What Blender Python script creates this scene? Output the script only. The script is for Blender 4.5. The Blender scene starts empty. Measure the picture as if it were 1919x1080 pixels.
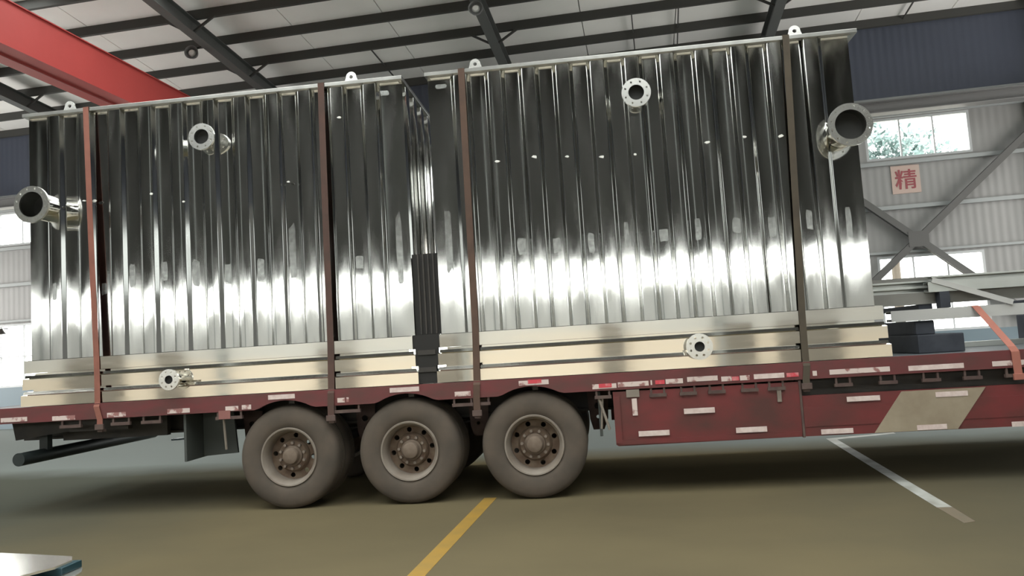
import bpy, bmesh, math, random
from mathutils import Vector, Matrix

random.seed(7)
SC = bpy.context.scene
COL = SC.collection
PI = math.pi

# ---------------------------------------------------------------- camera
CAM = Vector((0.0, -7.745, 1.556))
R_ = Vector((0.99188562, 0.11067219, -0.06256662))
U_ = Vector((0.07081965, -0.07228135, 0.99486682))
F_ = Vector((-0.10558169, 0.99122504, 0.0795326))
cam_d = bpy.data.cameras.new('camera')
cam_d.sensor_width = 36.0
cam_d.lens = 36.0 * 1404.5 / 1919.0
cam_d.clip_start = 0.05
cam_d.clip_end = 400
cam = bpy.data.objects.new('camera', cam_d)
COL.objects.link(cam)
m = Matrix.Identity(4)
for i in range(3):
    m[i][0], m[i][1], m[i][2], m[i][3] = R_[i], U_[i], -F_[i], CAM[i]
cam.matrix_world = m
SC.camera = cam

# ---------------------------------------------------------------- sky (even overcast) and exposure
world = bpy.data.worlds.new('overcast_sky')
SC.world = world
world.use_nodes = True
bg = world.node_tree.nodes['Background']
bg.inputs[0].default_value = (1.0, 0.965, 0.925, 1)
bg.inputs[1].default_value = 8.5
SC.view_settings.view_transform = 'Standard'
SC.view_settings.look = 'None'
SC.view_settings.gamma = 1.0
SC.view_settings.use_curve_mapping = False
SC.view_settings.exposure = 0.0
SC.cycles.max_bounces = 10
SC.cycles.diffuse_bounces = 6
SC.cycles.glossy_bounces = 6
SC.cycles.transparent_max_bounces = 12
SC.cycles.use_denoising = True
SC.cycles.sample_clamp_indirect = 6.0
SC.cycles.caustics_reflective = False
SC.cycles.caustics_refractive = False

# the building stands turned a little against the trailer
TH = -0.0666
CT, ST = math.cos(TH), math.sin(TH)
YB, YF = 13.0, -13.0          # back wall, front wall (building frame)
XL, XR = -23.0, 15.0
EAVE, SLOPE = 9.6, 0.079
RAIL = 7.1                    # foot of the blue cladding


def BW(x, y, z):
    return Vector((x * CT - y * ST, x * ST + y * CT, z))


def portal(x0, x1, z0, z1, y, inward):
    d = bpy.data.lights.new('daylight_portal', 'AREA')
    d.shape = 'RECTANGLE'
    d.size, d.size_y = x1 - x0, z1 - z0
    d.energy = 1.0
    d.cycles.is_portal = True
    o = bpy.data.objects.new('daylight_portal', d)
    COL.objects.link(o)
    o.location = BW((x0 + x1) / 2, y, (z0 + z1) / 2)
    o.rotation_euler = (PI / 2 if inward > 0 else -PI / 2, 0, TH)
    if inward > 0:      # light travels towards +y: local -Z must point to +y
        o.rotation_euler = (-PI / 2 + PI, 0, TH)
    return o


# ---------------------------------------------------------------- materials
MATS = {}


def mat(name, col, rough=0.6, metal=0.0, col2=None, scale=4.0, amount=0.5, stretch=(1, 1, 1), bump=0.0, bscale=None,
        bstretch=None, rough2=None, spec=0.5, lo=0.35, hi=0.7, detail=6.0, bdetail=3.0):
    if name in MATS:
        return MATS[name]
    M = bpy.data.materials.new(name)
    M.use_nodes = True
    nt = M.node_tree
    P = nt.nodes['Principled BSDF']
    P.inputs['Base Color'].default_value = (*col, 1)
    P.inputs['Roughness'].default_value = rough
    P.inputs['Metallic'].default_value = metal
    P.inputs['Specular IOR Level'].default_value = spec
    tc = nt.nodes.new('ShaderNodeTexCoord')

    def noise(sc, st, det=detail):
        mp = nt.nodes.new('ShaderNodeMapping')
        mp.inputs['Scale'].default_value = st
        nt.links.new(tc.outputs['Object'], mp.inputs['Vector'])
        n = nt.nodes.new('ShaderNodeTexNoise')
        n.inputs['Scale'].default_value = sc
        n.inputs['Detail'].default_value = det
        nt.links.new(mp.outputs[0], n.inputs['Vector'])
        return n

    if col2 is not None or rough2 is not None:
        n = noise(scale, stretch)
        rp = nt.nodes.new('ShaderNodeMapRange')
        rp.inputs['From Min'].default_value = lo
        rp.inputs['From Max'].default_value = hi
        rp.inputs['To Max'].default_value = 1.0 if rough2 is not None else amount
        nt.links.new(n.outputs['Fac'], rp.inputs['Value'])
        if col2 is not None:
            mx = nt.nodes.new('ShaderNodeMixRGB')
            mx.inputs[1].default_value = (*col, 1)
            mx.inputs[2].default_value = (*col2, 1)
            nt.links.new(rp.outputs[0], mx.inputs[0])
            nt.links.new(mx.outputs[0], P.inputs['Base Color'])
        if rough2 is not None:
            r2 = nt.nodes.new('ShaderNodeMapRange')
            r2.inputs['To Min'].default_value = rough
            r2.inputs['To Max'].default_value = rough2
            nt.links.new(rp.outputs[0], r2.inputs['Value'])
            nt.links.new(r2.outputs[0], P.inputs['Roughness'])
    if bump:
        n = noise(bscale or scale, bstretch or stretch, bdetail)
        b = nt.nodes.new('ShaderNodeBump')
        b.inputs['Strength'].default_value = 1.0
        b.inputs['Distance'].default_value = bump
        nt.links.new(n.outputs['Fac'], b.inputs['Height'])
        nt.links.new(b.outputs[0], P.inputs['Normal'])
    MATS[name] = M
    return M


def ribbed(name, col, pitch, depth, rough=0.6, axis='X'):
    """sheet with fine folded ribs too small to model"""
    M = mat(name, col, rough, col2=tuple(c * 0.82 for c in col), scale=0.6, amount=0.6)
    nt = M.node_tree
    P = nt.nodes['Principled BSDF']
    tc = nt.nodes['Texture Coordinate']
    w = nt.nodes.new('ShaderNodeTexWave')
    w.wave_type = 'BANDS'
    w.bands_direction = axis
    w.inputs['Scale'].default_value = 2 * PI / pitch / 20.0 * 1.0
    nt.links.new(tc.outputs['Object'], w.inputs['Vector'])
    b = nt.nodes.new('ShaderNodeBump')
    b.inputs['Distance'].default_value = depth
    nt.links.new(w.outputs['Fac'], b.inputs['Height'])
    nt.links.new(b.outputs[0], P.inputs['Normal'])
    return M


STEEL = mat('polished_steel', (0.64, 0.64, 0.62), 0.06, 1.0, rough2=0.15, scale=3.0, stretch=(2.5, 2.5, 0.5), lo=0.4, hi=0.75,
            bump=0.006, bscale=0.55, bstretch=(1, 1, 0.8), bdetail=0.0)
STEELB = mat('base_steel', (0.92, 0.89, 0.83), 0.05, 1.0, rough2=0.10, scale=2.5, stretch=(0.6, 1, 4), bump=0.003, bscale=0.8, bdetail=0.0)
STEELF = mat('flange_steel', (0.74, 0.74, 0.72), 0.27, 1.0)
LIPM = mat('lip_steel', (0.36, 0.36, 0.345), 0.32, 1.0, col2=(0.24, 0.24, 0.23), scale=5, amount=0.7)
DARK = mat('bore_shade_black', (0.012, 0.013, 0.012), 0.7)
RESID = mat('film_residue', (0.42, 0.43, 0.42), 0.26, 0.95, col2=(0.26, 0.265, 0.26), scale=22, amount=0.9)
FILM = mat('film_scrap', (0.75, 0.75, 0.72), 0.5)
RED = mat('trailer_red', (0.135, 0.029, 0.031), 0.50, col2=(0.075, 0.035, 0.03), scale=3.0, amount=0.75, stretch=(1, 1, 2.5))
REDP = mat('panel_red', (0.150, 0.024, 0.025), 0.5, col2=(0.070, 0.026, 0.022), scale=2.2, amount=0.9, stretch=(1, 1, 1.6), detail=9.0)
CHASSIS = mat('chassis_black', (0.030, 0.027, 0.025), 0.7, col2=(0.06, 0.05, 0.04), scale=5, amount=0.6)
RUST = mat('bracket_rust', (0.07, 0.042, 0.038), 0.75, col2=(0.12, 0.085, 0.07), scale=9, amount=0.7)
BARBLK = mat('bumper_black', (0.018, 0.024, 0.024), 0.45)
RUBBER = mat('dusty_rubber', (0.098, 0.077, 0.060), 0.85, col2=(0.062, 0.051, 0.041), scale=3.5, amount=0.9)
GAPBLK = mat('gap_shade_black', (0.020, 0.019, 0.018), 0.9)  # black for the shade board in the tank gap
FLAP = mat('mudflap_rubber', (0.055, 0.062, 0.058), 0.7)
RIM = mat('rim_grey', (0.235, 0.205, 0.175), 0.5, 0.0, col2=(0.15, 0.12, 0.095), scale=6, amount=0.7)
DISC = mat('rusty_disc', (0.105, 0.066, 0.044), 0.8, col2=(0.19, 0.145, 0.105), scale=8, amount=0.8)
HUBM = mat('dusty_hub', (0.17, 0.13, 0.10), 0.8, col2=(0.10, 0.07, 0.05), scale=14, amount=0.7)
NUT = mat('nut_steel', (0.24, 0.20, 0.17), 0.5, 0.3)
TAPEW = mat('reflective_white', (0.60, 0.50, 0.47), 0.55, col2=(0.24, 0.075, 0.07), scale=14, amount=0.85, stretch=(1, 1, 1), lo=0.52, hi=0.62)
TAPEC = mat('reflective_clean', (0.66, 0.56, 0.53), 0.5, col2=(0.45, 0.32, 0.30), scale=18, amount=0.6)
TAPER = mat('reflective_red', (0.55, 0.055, 0.075), 0.5, col2=(0.55, 0.30, 0.30), scale=12, amount=0.6, lo=0.5, hi=0.62)
STRIPE = mat('stripe_beige', (0.31, 0.26, 0.19), 0.6, col2=(0.21, 0.165, 0.115), scale=5, amount=0.7)
STRAP1 = mat('strap_orange_brown', (0.25, 0.095, 0.068), 0.8, col2=(0.17, 0.065, 0.048), scale=6, amount=0.7)
STRAP2 = mat('strap_dark_brown', (0.085, 0.045, 0.036), 0.85, col2=(0.055, 0.035, 0.028), scale=5, amount=0.7)
STRAP3 = mat('strap_brown', (0.095, 0.056, 0.040), 0.85, col2=(0.065, 0.04, 0.03), scale=5, amount=0.7)
STRAP4 = mat('strap_olive', (0.075, 0.060, 0.042), 0.85, col2=(0.05, 0.04, 0.03), scale=5, amount=0.7)
STRAP5 = mat('strap_orange', (0.36, 0.135, 0.10), 0.8, col2=(0.28, 0.105, 0.08), scale=6, amount=0.6)
CRANE = mat('crane_red', (0.44, 0.060, 0.055), 0.5, col2=(0.385, 0.050, 0.046), scale=1.5, amount=0.7)
ROOFM = mat('roof_foil', (0.90, 0.89, 0.86), 0.7, col2=(0.83, 0.82, 0.79), scale=0.8, amount=0.8, bump=0.01, bscale=3.0)
FRAME = mat('frame_paint', (0.075, 0.080, 0.078), 0.6)
RAFTM = mat('rafter_paint', (0.105, 0.110, 0.105), 0.55)
PURL = mat('purlin_paint', (0.060, 0.060, 0.056), 0.65)
WALLM = ribbed('wall_cream', (0.27, 0.272, 0.268), 0.19, 0.006)
BLUEM = ribbed('wall_blue', (0.090, 0.103, 0.140), 0.19, 0.006, 0.5)
DADO = mat('dado_blue_grey', (0.13, 0.18, 0.21), 0.5)
GIRT = mat('girt_grey', (0.30, 0.32, 0.32), 0.6)
RUNM = mat('runway_grey', (0.17, 0.17, 0.17), 0.6)
BRACE = mat('brace_grey', (0.095, 0.095, 0.092), 0.6)
WFRAME = mat('window_frame', (0.45, 0.47, 0.48), 0.5)
YELLOW = mat('yellow_paint', (0.32, 0.19, 0.032), 0.6, col2=(0.23, 0.155, 0.045), scale=5, amount=0.7)
WHITEP = mat('white_floor_paint', (0.42, 0.43, 0.41), 0.6, col2=(0.20, 0.195, 0.165), scale=4, amount=0.8)
GALV = mat('galvanized', (0.56, 0.58, 0.56), 0.38, 0.75, col2=(0.40, 0.42, 0.40), scale=5, amount=0.7, stretch=(0.3, 1, 1))
DULL = mat('dull_zinc', (0.24, 0.235, 0.22), 0.5, 0.4, col2=(0.17, 0.165, 0.155), scale=4, amount=0.7, stretch=(0.3, 1, 1))
PALE = mat('pale_grey_paint', (0.46, 0.46, 0.45), 0.5)
TIMBER = mat('dark_timber', (0.040, 0.045, 0.058), 0.8, col2=(0.022, 0.026, 0.036), scale=6, amount=0.8)
SIGNM = mat('sign_board', (0.47, 0.355, 0.31), 0.6, col2=(0.43, 0.36, 0.31), scale=2.0, amount=0.7)
SIGNT = mat('sign_red', (0.26, 0.06, 0.07), 0.6)
SHEET = mat('sheet_steel', (0.80, 0.79, 0.74), 0.22, 0.85)
TEAL = mat('teal_film', (0.006, 0.040, 0.055), 0.4)
TOOLM = mat('tool_dark', (0.025, 0.035, 0.038), 0.5, 0.5)
LAMPB = mat('lamp_housing', (0.20, 0.20, 0.20), 0.5)
LAMPL = mat('lamp_lens', (0.85, 0.85, 0.82), 0.25)
LEAF = mat('leaf_pale', (0.13, 0.195, 0.185), 0.7)
BARK = mat('bark', (0.12, 0.10, 0.08), 0.9)
OUTG = mat('yard_concrete', (0.50, 0.47, 0.41), 0.8, col2=(0.42, 0.39, 0.34), scale=0.4, amount=0.7)
OUTW = mat('neighbour_plaster', (0.62, 0.60, 0.55), 0.8)
DECKM = mat('deck_plate', (0.13, 0.15, 0.165), 0.5, 0.3, col2=(0.09, 0.09, 0.09), scale=3, amount=0.6)


def glass(name, tint):
    M = bpy.data.materials.new(name)
    M.use_nodes = True
    nt = M.node_tree
    nt.nodes.clear()
    out = nt.nodes.new('ShaderNodeOutputMaterial')
    tr = nt.nodes.new('ShaderNodeBsdfTransparent')
    tr.inputs[0].default_value = (*tint, 1)
    gl = nt.nodes.new('ShaderNodeBsdfGlossy')
    gl.inputs['Roughness'].default_value = 0.05
    mx = nt.nodes.new('ShaderNodeMixShader')
    mx.inputs[0].default_value = 0.06
    nt.links.new(tr.outputs[0], mx.inputs[1])
    nt.links.new(gl.outputs[0], mx.inputs[2])
    nt.links.new(mx.outputs[0], out.inputs[0])
    return M


GLASS = glass('window_glass', (0.93, 0.96, 0.96))
DIMGLZ = glass('added_glazing', (0.42, 0.44, 0.44))  # tinted to dim the added gable windows


def floor_mat():
    M = mat('painted_concrete', (0.132, 0.110, 0.066), 0.34, col2=(0.090, 0.077, 0.049), scale=0.55, amount=0.6, rough2=None,
            stretch=(0.8, 1.3, 1), detail=9.0, spec=0.0)
    nt = M.node_tree
    P = nt.nodes['Principled BSDF']
    tc = nt.nodes['Texture Coordinate']
    n = nt.nodes.new('ShaderNodeTexNoise')
    n.inputs['Scale'].default_value = 0.8
    n.inputs['Detail'].default_value = 8
    nt.links.new(tc.outputs['Object'], n.inputs['Vector'])
    r = nt.nodes.new('ShaderNodeMapRange')
    r.inputs['From Min'].default_value = 0.3
    r.inputs['From Max'].default_value = 0.7
    r.inputs['To Min'].default_value = 0.45
    r.inputs['To Max'].default_value = 0.6
    nt.links.new(n.outputs['Fac'], r.inputs['Value'])
    nt.links.new(r.outputs[0], P.inputs['Roughness'])
    # floor colour zones: greyer towards the back, darker towards left and right
    sep = nt.nodes.new('ShaderNodeSeparateXYZ')
    nt.links.new(tc.outputs['Object'], sep.inputs[0])
    n2 = nt.nodes.new('ShaderNodeTexNoise')
    n2.inputs['Scale'].default_value = 0.7
    n2.inputs['Detail'].default_value = 5
    nt.links.new(tc.outputs['Object'], n2.inputs['Vector'])
    src = P.inputs['Base Color'].links[0].from_socket
    for axis, a, b, c, wob in (('X', -3.6, -7.2, (0.070, 0.073, 0.060), 2.5), ('X', 1.4, 4.2, (0.082, 0.076, 0.054), 2.5), ('Y', 2.5, 3.6, (0.165, 0.180, 0.172), 0.8)):
        ad = nt.nodes.new('ShaderNodeMath')
        ad.operation = 'MULTIPLY_ADD'
        nt.links.new(n2.outputs['Fac'], ad.inputs[0])
        ad.inputs[1].default_value = wob
        nt.links.new(sep.outputs[axis], ad.inputs[2])
        mr = nt.nodes.new('ShaderNodeMapRange')
        mr.inputs['From Min'].default_value = a + wob * 0.5
        mr.inputs['From Max'].default_value = b + wob * 0.5
        nt.links.new(ad.outputs[0], mr.inputs['Value'])
        mx = nt.nodes.new('ShaderNodeMixRGB')
        nt.links.new(mr.outputs[0], mx.inputs[0])
        nt.links.new(src, mx.inputs[1])
        mx.inputs[2].default_value = (*c, 1)
        src = mx.outputs[0]
    nt.links.new(src, P.inputs['Base Color'])
    return M


FLOORM = floor_mat()


# ---------------------------------------------------------------- mesh helpers
class MB:
    def __init__(self):
        self.v, self.f, self.mi = [], [], []

    def add(self, verts, faces):
        o = len(self.v)
        self.v += [tuple(p) for p in verts]
        self.f += [tuple(i + o for i in f) for f in faces]
        return self

    def box(self, x0, x1, y0, y1, z0, z1):
        return self.add([(x0, y0, z0), (x1, y0, z0), (x1, y1, z0), (x0, y1, z0), (x0, y0, z1), (x1, y0, z1), (x1, y1, z1), (x0, y1, z1)],
                        [(0, 3, 2, 1), (4, 5, 6, 7), (0, 1, 5, 4), (1, 2, 6, 5), (2, 3, 7, 6), (3, 0, 4, 7)])

    def prism(self, poly, a, b, axis='Y'):
        """poly in the plane across axis, pushed from a to b. axis Y: poly is (x,z); X: (y,z); Z: (x,y)"""
        def P(p, t):
            return {'Y': (p[0], t, p[1]), 'X': (t, p[0], p[1]), 'Z': (p[0], p[1], t)}[axis]
        n = len(poly)
        vs = [P(p, a) for p in poly] + [P(p, b) for p in poly]
        fs = [tuple(range(n))[::-1], tuple(range(n, 2 * n))] + [(i, (i + 1) % n, n + (i + 1) % n, n + i) for i in range(n)]
        return self.add(vs, fs)

    def strip(self, pts, a, b, axis='Z'):
        """open sheet: a path pushed along an axis. Z: pts (x,y); X: pts (y,z); Y: pts (x,z)"""
        def P(p, t):
            return {'Y': (p[0], t, p[1]), 'X': (t, p[0], p[1]), 'Z': (p[0], p[1], t)}[axis]
        n = len(pts)
        return self.add([P(p, a) for p in pts] + [P(p, b) for p in pts], [(i, i + 1, n + i + 1, n + i) for i in range(n - 1)])

    def bar(self, p0, p1, w, h, up=(0, 0, 1)):
        p0, p1 = Vector(p0), Vector(p1)
        d = (p1 - p0).normalized()
        s = d.cross(Vector(up))
        if s.length < 1e-4:
            s = d.cross(Vector((0, 1, 0)))
        s.normalize()
        t = s.cross(d).normalized()
        vs = []
        for p in (p0, p1):
            for a, b in ((-1, -1), (1, -1), (1, 1), (-1, 1)):
                vs.append(p + s * a * w / 2 + t * b * h / 2)
        return self.add(vs, [(0, 3, 2, 1), (4, 5, 6, 7), (0, 1, 5, 4), (1, 2, 6, 5), (2, 3, 7, 6), (3, 0, 4, 7)])

    def tube(self, p0, p1, r, n=12, r1=None):
        p0, p1 = Vector(p0), Vector(p1)
        r1 = r if r1 is None else r1
        d = (p1 - p0).normalized()
        s = d.orthogonal().normalized()
        t = d.cross(s)
        vs = []
        for p, q in ((p0, r), (p1, r1)):
            for i in range(n):
                a = 2 * PI * i / n
                vs.append(p + s * math.cos(a) * q + t * math.sin(a) * q)
        return self.add(vs, [tuple(range(n))[::-1], tuple(range(n, 2 * n))] + [(i, (i + 1) % n, n + (i + 1) % n, n + i) for i in range(n)])

    def lathe(self, prof, n=48, c=(0, 0, 0), closed=False):
        """prof: (radius, y); turned about the Y axis through c"""
        vs, fs, k = [], [], len(prof)
        for i in range(n):
            a = 2 * PI * i / n
            for r, y in prof:
                vs.append((c[0] + r * math.cos(a), c[1] + y, c[2] + r * math.sin(a)))
        for i in range(n):
            j = (i + 1) % n
            for q in range(k if closed else k - 1):
                w = (q + 1) % k
                fs.append((i * k + q, i * k + w, j * k + w, j * k + q))
        return self.add(vs, fs)

    def build(self, name, material, parent=None, loc=(0, 0, 0), smooth=None, bevel=0.0, off=(0, 0, 0)):
        bm = bmesh.new()
        vs = [bm.verts.new((p[0] - off[0], p[1] - off[1], p[2] - off[2])) for p in self.v]
        for f in self.f:
            try:
                bm.faces.new([vs[i] for i in f])
            except ValueError:
                pass
        bmesh.ops.remove_doubles(bm, verts=bm.verts, dist=1e-6)
        bmesh.ops.recalc_face_normals(bm, faces=bm.faces)
        if bevel:
            bmesh.ops.bevel(bm, geom=list(bm.edges), offset=bevel, segments=2, affect='EDGES', profile=0.6)
        if smooth is not None:
            for f in bm.faces:
                f.smooth = True
            for e in bm.edges:
                if len(e.link_faces) == 2 and e.calc_face_angle(0) > smooth:
                    e.smooth = False
        me = bpy.data.meshes.new(name)
        bm.to_mesh(me)
        bm.free()
        me.materials.append(material)
        return obj(name, me, parent, loc)


def obj(name, me, parent=None, loc=(0, 0, 0), rz=0.0):
    o = bpy.data.objects.new(name, me)
    COL.objects.link(o)
    o.location = loc
    o.rotation_euler = (0, 0, rz)
    if parent:
        o.parent = parent
    return o


def plate_with_holes(outer, holes, y0, y1):
    """flat plate in XZ with round holes, pushed from y0 to y1 -> MB"""
    bm = bmesh.new()
    for loop in [outer] + holes:
        vs = [bm.verts.new((p[0], y0, p[1])) for p in loop]
        for i in range(len(vs)):
            bm.edges.new((vs[i], vs[(i + 1) % len(vs)]))
    bmesh.ops.triangle_fill(bm, use_beauty=True, use_dissolve=False, edges=list(bm.edges))
    g = bmesh.ops.extrude_face_region(bm, geom=list(bm.faces))
    for e in g['geom']:
        if isinstance(e, bmesh.types.BMVert):
            e.co.y = y1
    # keep the starting faces as the other side
    mb = MB()
    bm.verts.index_update()
    mb.v = [tuple(v.co) for v in bm.verts]
    mb.f = [tuple(v.index for v in f.verts) for f in bm.faces]
    bm.free()
    return mb


def circ(cx, cz, r, n, a0=0.0):
    return [(cx + r * math.cos(a0 + 2 * PI * i / n), cz + r * math.sin(a0 + 2 * PI * i / n)) for i in range(n)]


def empty(name, loc=(0, 0, 0), rz=0.0):
    o = bpy.data.objects.new(name, None)
    COL.objects.link(o)
    o.location = loc
    o.rotation_euler = (0, 0, rz)
    o.empty_display_size = 0.2
    return o


def tag(o, label, cat, group=None):
    o['label'] = label
    o['category'] = cat
    if group:
        o['group'] = group
    return o


def struct(name, mb, material, label=None):
    """a piece of the building, in the building's own frame"""
    o = mb.build(name, material)
    o.rotation_euler = (0, 0, TH)
    o['kind'] = 'structure'
    if label:
        o['label'] = label
    return o


# ================================================================ THE BUILDING
floor = struct('floor', MB().box(XL - 0.3, XR + 0.3, YF - 0.3, YB + 0.3, -0.3, 0.0), FLOORM, 'worn greenish tan painted concrete workshop floor')
MB().box(XL, XR, YF, -8.4, 0.0, 0.003).build('bounce_apron', mat('bounce_pale', (0.60, 0.56, 0.48), 0.7), floor)  # unseen pale strip added to bounce light onto front wall and roof
ground = struct('ground', MB().box(-70, 70, -60, YF - 0.3, -0.3, -0.02).box(-70, 70, YB + 0.3, 60, -0.3, -0.02), OUTG, 'pale concrete yard outside the workshop')

COLX = [-16.4, -9.53, -2.71, 4.22, 11.1]
WINX = [(-22.4, -18.0), (-15.0, -11.2), (-7.6, -4.6), (-0.6, 2.2), (6.55, 9.1)]
UPZ, LOZ = (5.83, 6.93), (1.30, 3.30)

# back wall: one skin with window openings
wb = MB()
y0, y1 = YB, YB + 0.12
wb.box(XL, XR, y0, y1, LOZ[1], UPZ[0])
wb.box(XL, XR, y0, y1, UPZ[1], RAIL)
for z0, z1 in (UPZ, LOZ):
    xs = [XL] + [x for w in WINX for x in w] + [XR]
    for i in range(0, len(xs), 2):
        wb.box(xs[i], xs[i + 1], y0, y1, z0, z1)
wall_back = struct('wall_back', wb, WALLM, 'cream ribbed metal wall behind the trailer')
MB().box(XL, XR, YB - 0.02, YB + 0.12, RAIL, EAVE + 0.05).build('blue_cladding', BLUEM, wall_back)
MB().box(XL, XR, YB - 0.02, YB + 0.12, 0.0, LOZ[0]).build('dado', DADO, wall_back)
for z in (4.55, 5.72, 7.0):
    MB().box(XL, XR, YB - 0.10, YB - 0.021, z - 0.05, z + 0.05).build('girt', GIRT, wall_back)
MB().box(XL, XR, YB - 0.08, YB - 0.021, 3.36, 3.42).build('girt', GIRT, wall_back)
for x in COLX:
    c = MB().box(x - 0.11, x + 0.11, YB - 0.45, YB - 0.43, 0, EAVE - 0.2).box(x - 0.11, x + 0.11, YB - 0.12, YB - 0.101, 0, EAVE - 0.2)
    c.box(x - 0.01, x + 0.01, YB - 0.43, YB - 0.12, 0, EAVE - 0.2)
    c.build('column', GIRT, wall_back)
# cross bracing in the bay right of the tanks
bcx, bcz, hx, hz = 7.51, 3.675, 3.1, 2.72
for s in (-1, 1):
    b = MB()
    for dy in (-0.24, -0.16):
        b.bar((bcx - hx, YB + dy, bcz - s * hz), (bcx + hx, YB + dy, bcz + s * hz), 0.16, 0.05, (0, 1, 0))
    b.build('brace', BRACE, wall_back)
    for k in range(13):
        t = -0.9 + 1.8 * k / 12
        MB().box(-0.05, 0.05, -0.26, -0.14, -0.03, 0.03).build('brace_batten', BRACE, wall_back, (bcx + hx * t, YB, bcz + s * hz * t))
MB().box(bcx - 0.24, bcx + 0.24, YB - 0.275, YB - 0.265, bcz - 0.2, bcz + 0.2).build('gusset', BRACE, wall_back)
MB().box(bcx + hx - 0.07, bcx + hx + 0.07, YB - 0.30, YB - 0.10, 0, 7.0).build('wind_post', GIRT, wall_back)

# windows
wn = 1
for zi, (z0, z1) in enumerate((UPZ, LOZ)):
    for (xa, xb) in WINX:
        fr = MB()
        t = 0.06
        fr.box(xa, xb, YB + 0.0, YB + 0.1, z0, z0 + t).box(xa, xb, YB + 0.0, YB + 0.1, z1 - t, z1)
        fr.box(xa, xa + t, YB, YB + 0.1, z0 + t, z1 - t).box(xb - t, xb, YB, YB + 0.1, z0 + t, z1 - t)
        w = struct('window_%d' % wn, fr, WFRAME, 'bright %s window in the cream back wall' % ('high' if zi == 0 else 'low'))
        n = max(2, round((xb - xa) / 0.85))
        for k in range(n):
            pa, pb = xa + t + (xb - xa - 2 * t) * k / n, xa + t + (xb - xa - 2 * t) * (k + 1) / n
            if k:
                MB().box(pa - 0.018, pa + 0.018, YB + 0.02, YB + 0.08, z0 + t, z1 - t).build('mullion', WFRAME, w)
            MB().box(pa + 0.018, pb - 0.018, YB + 0.045, YB + 0.051, z0 + t, z1 - t).build('pane', GLASS, w)
        if zi:
            MB().box(xa + t, xb - t, YB + 0.02, YB + 0.08, z0 + 0.95, z0 + 0.985).build('transom', WFRAME, w)
        portal(xa, xb, z0, z1, YB + 0.0, -1)
        wn += 1

# front wall, behind the camera: unseen, window ribbon and wall tones shaped for the tank reflections
RBZ = (3.08, 3.86)
wf = MB().box(XL, XR, YF - 0.12, YF, 1.7, RBZ[0])
wall_front = struct('wall_front', wf, mat('front_white', (0.56, 0.57, 0.565), 0.7), 'cream sheet wall behind the viewer below a ribbon of windows')
MB().box(XL, XR, YF - 0.12, YF, RBZ[1], EAVE + 0.05).build('dark_cladding', mat('cladding_charcoal', (0.022, 0.022, 0.020), 0.8), wall_front)
MB().box(XL, XR, YF - 0.12, YF + 0.01, 0, 1.7).build('dado', mat('front_beige', (0.74, 0.665, 0.56), 0.7), wall_front)
for x in COLX:
    MB().box(x - 0.10, x + 0.10, YF + 0.011, YF + 0.25, 0, EAVE - 0.2).build('column', GIRT, wall_front)
for x, hw in ((-13.2, 0.8), (-11.0, 0.35), (-6.3, 0.5), (-3.3, 0.35), (1.3, 0.3), (4.6, 0.5), (6.6, 0.8)):
    MB().box(x - hw, x + hw, YF + 0.011, YF + 0.22, 0, 1.95).build('mirrored_block', mat('mirrored_block_grey', (0.20, 0.185, 0.16), 0.7), wall_front)  # unseen grey blocks added for dark patches mirrored in the tank bases
fr = MB().box(XL, XR, YF - 0.1, YF, RBZ[0], RBZ[0] + 0.04).box(XL, XR, YF - 0.1, YF, RBZ[1] - 0.04, RBZ[1])
w = struct('window_%d' % wn, fr, WFRAME, 'long ribbon of windows in the wall behind the viewer')
x = XL
while x < XR - 0.1:
    xe = min(x + 2.2, XR)
    MB().box(x, xe - 0.05, YF - 0.06, YF - 0.054, RBZ[0] + 0.04, RBZ[1] - 0.04).build('pane', GLASS, w)
    MB().box(xe - 0.05, xe, YF - 0.09, YF - 0.02, RBZ[0] + 0.04, RBZ[1] - 0.04).build('mullion', WFRAME, w)
    x = xe
portal(XL, XR, RBZ[0], RBZ[1], YF - 0.05, 1)
# gable walls with big open doorways
GD = (4.5, 11.5, 6.0)
for nm, x, sg in (('wall_left', XL, -1), ('wall_right', XR, 1)):
    g = MB().prism([(YF, RAIL), (YB, RAIL), (YB, EAVE), (0, EAVE + SLOPE * 13), (YF, EAVE)], x, x + 0.12 * sg, 'X')
    w = struct(nm, g, BLUEM, 'blue cladding of the %s gable above an open doorway' % nm[5:])
    xa, xb = min(x, x + 0.12 * sg), max(x, x + 0.12 * sg)
    MB().box(xa, xb, YF, -11.0, 0, RAIL).build('lower_sheet', WALLM, w)
    MB().box(xa, xb, -4.0, GD[0], 0, RAIL).build('lower_sheet', WALLM, w)
    MB().box(xa, xb, -11.0, -4.0, 6.7, RAIL).build('lower_sheet', WALLM, w)
    MB().box(xa, xb, -11.0, -4.0, 0, 4.4).build('lower_sheet', WALLM, w)
    MB().box(xa, xb, GD[1], YB, 0, RAIL).build('lower_sheet', WALLM, w)
    MB().box(xa, xb, GD[0], GD[1], GD[2], RAIL).build('lower_sheet', WALLM, w)
    MB().box(xa + 0.05, xb - 0.05, -11.0, -4.0, 4.4, 6.7).build('added_glazing', DIMGLZ, w)  # unseen gable window added for more light and bright folds, tint dims it
    for ya, yb, zb_, zt in ((GD[0], GD[1], 0.0, GD[2]), (-11.0, -4.0, 4.4, 6.7)):
        d = bpy.data.lights.new('daylight_portal', 'AREA')
        d.shape = 'RECTANGLE'
        d.size, d.size_y = yb - ya, zt - zb_
        d.cycles.is_portal = True
        o = bpy.data.objects.new('daylight_portal', d)
        COL.objects.link(o)
        o.location = BW(x, (ya + yb) / 2, (zb_ + zt) / 2)
        o.rotation_euler = (PI / 2, 0, TH + sg * PI / 2)


# roof
def roof_z(y):
    return EAVE + SLOPE * (13.0 - abs(y))


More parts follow.
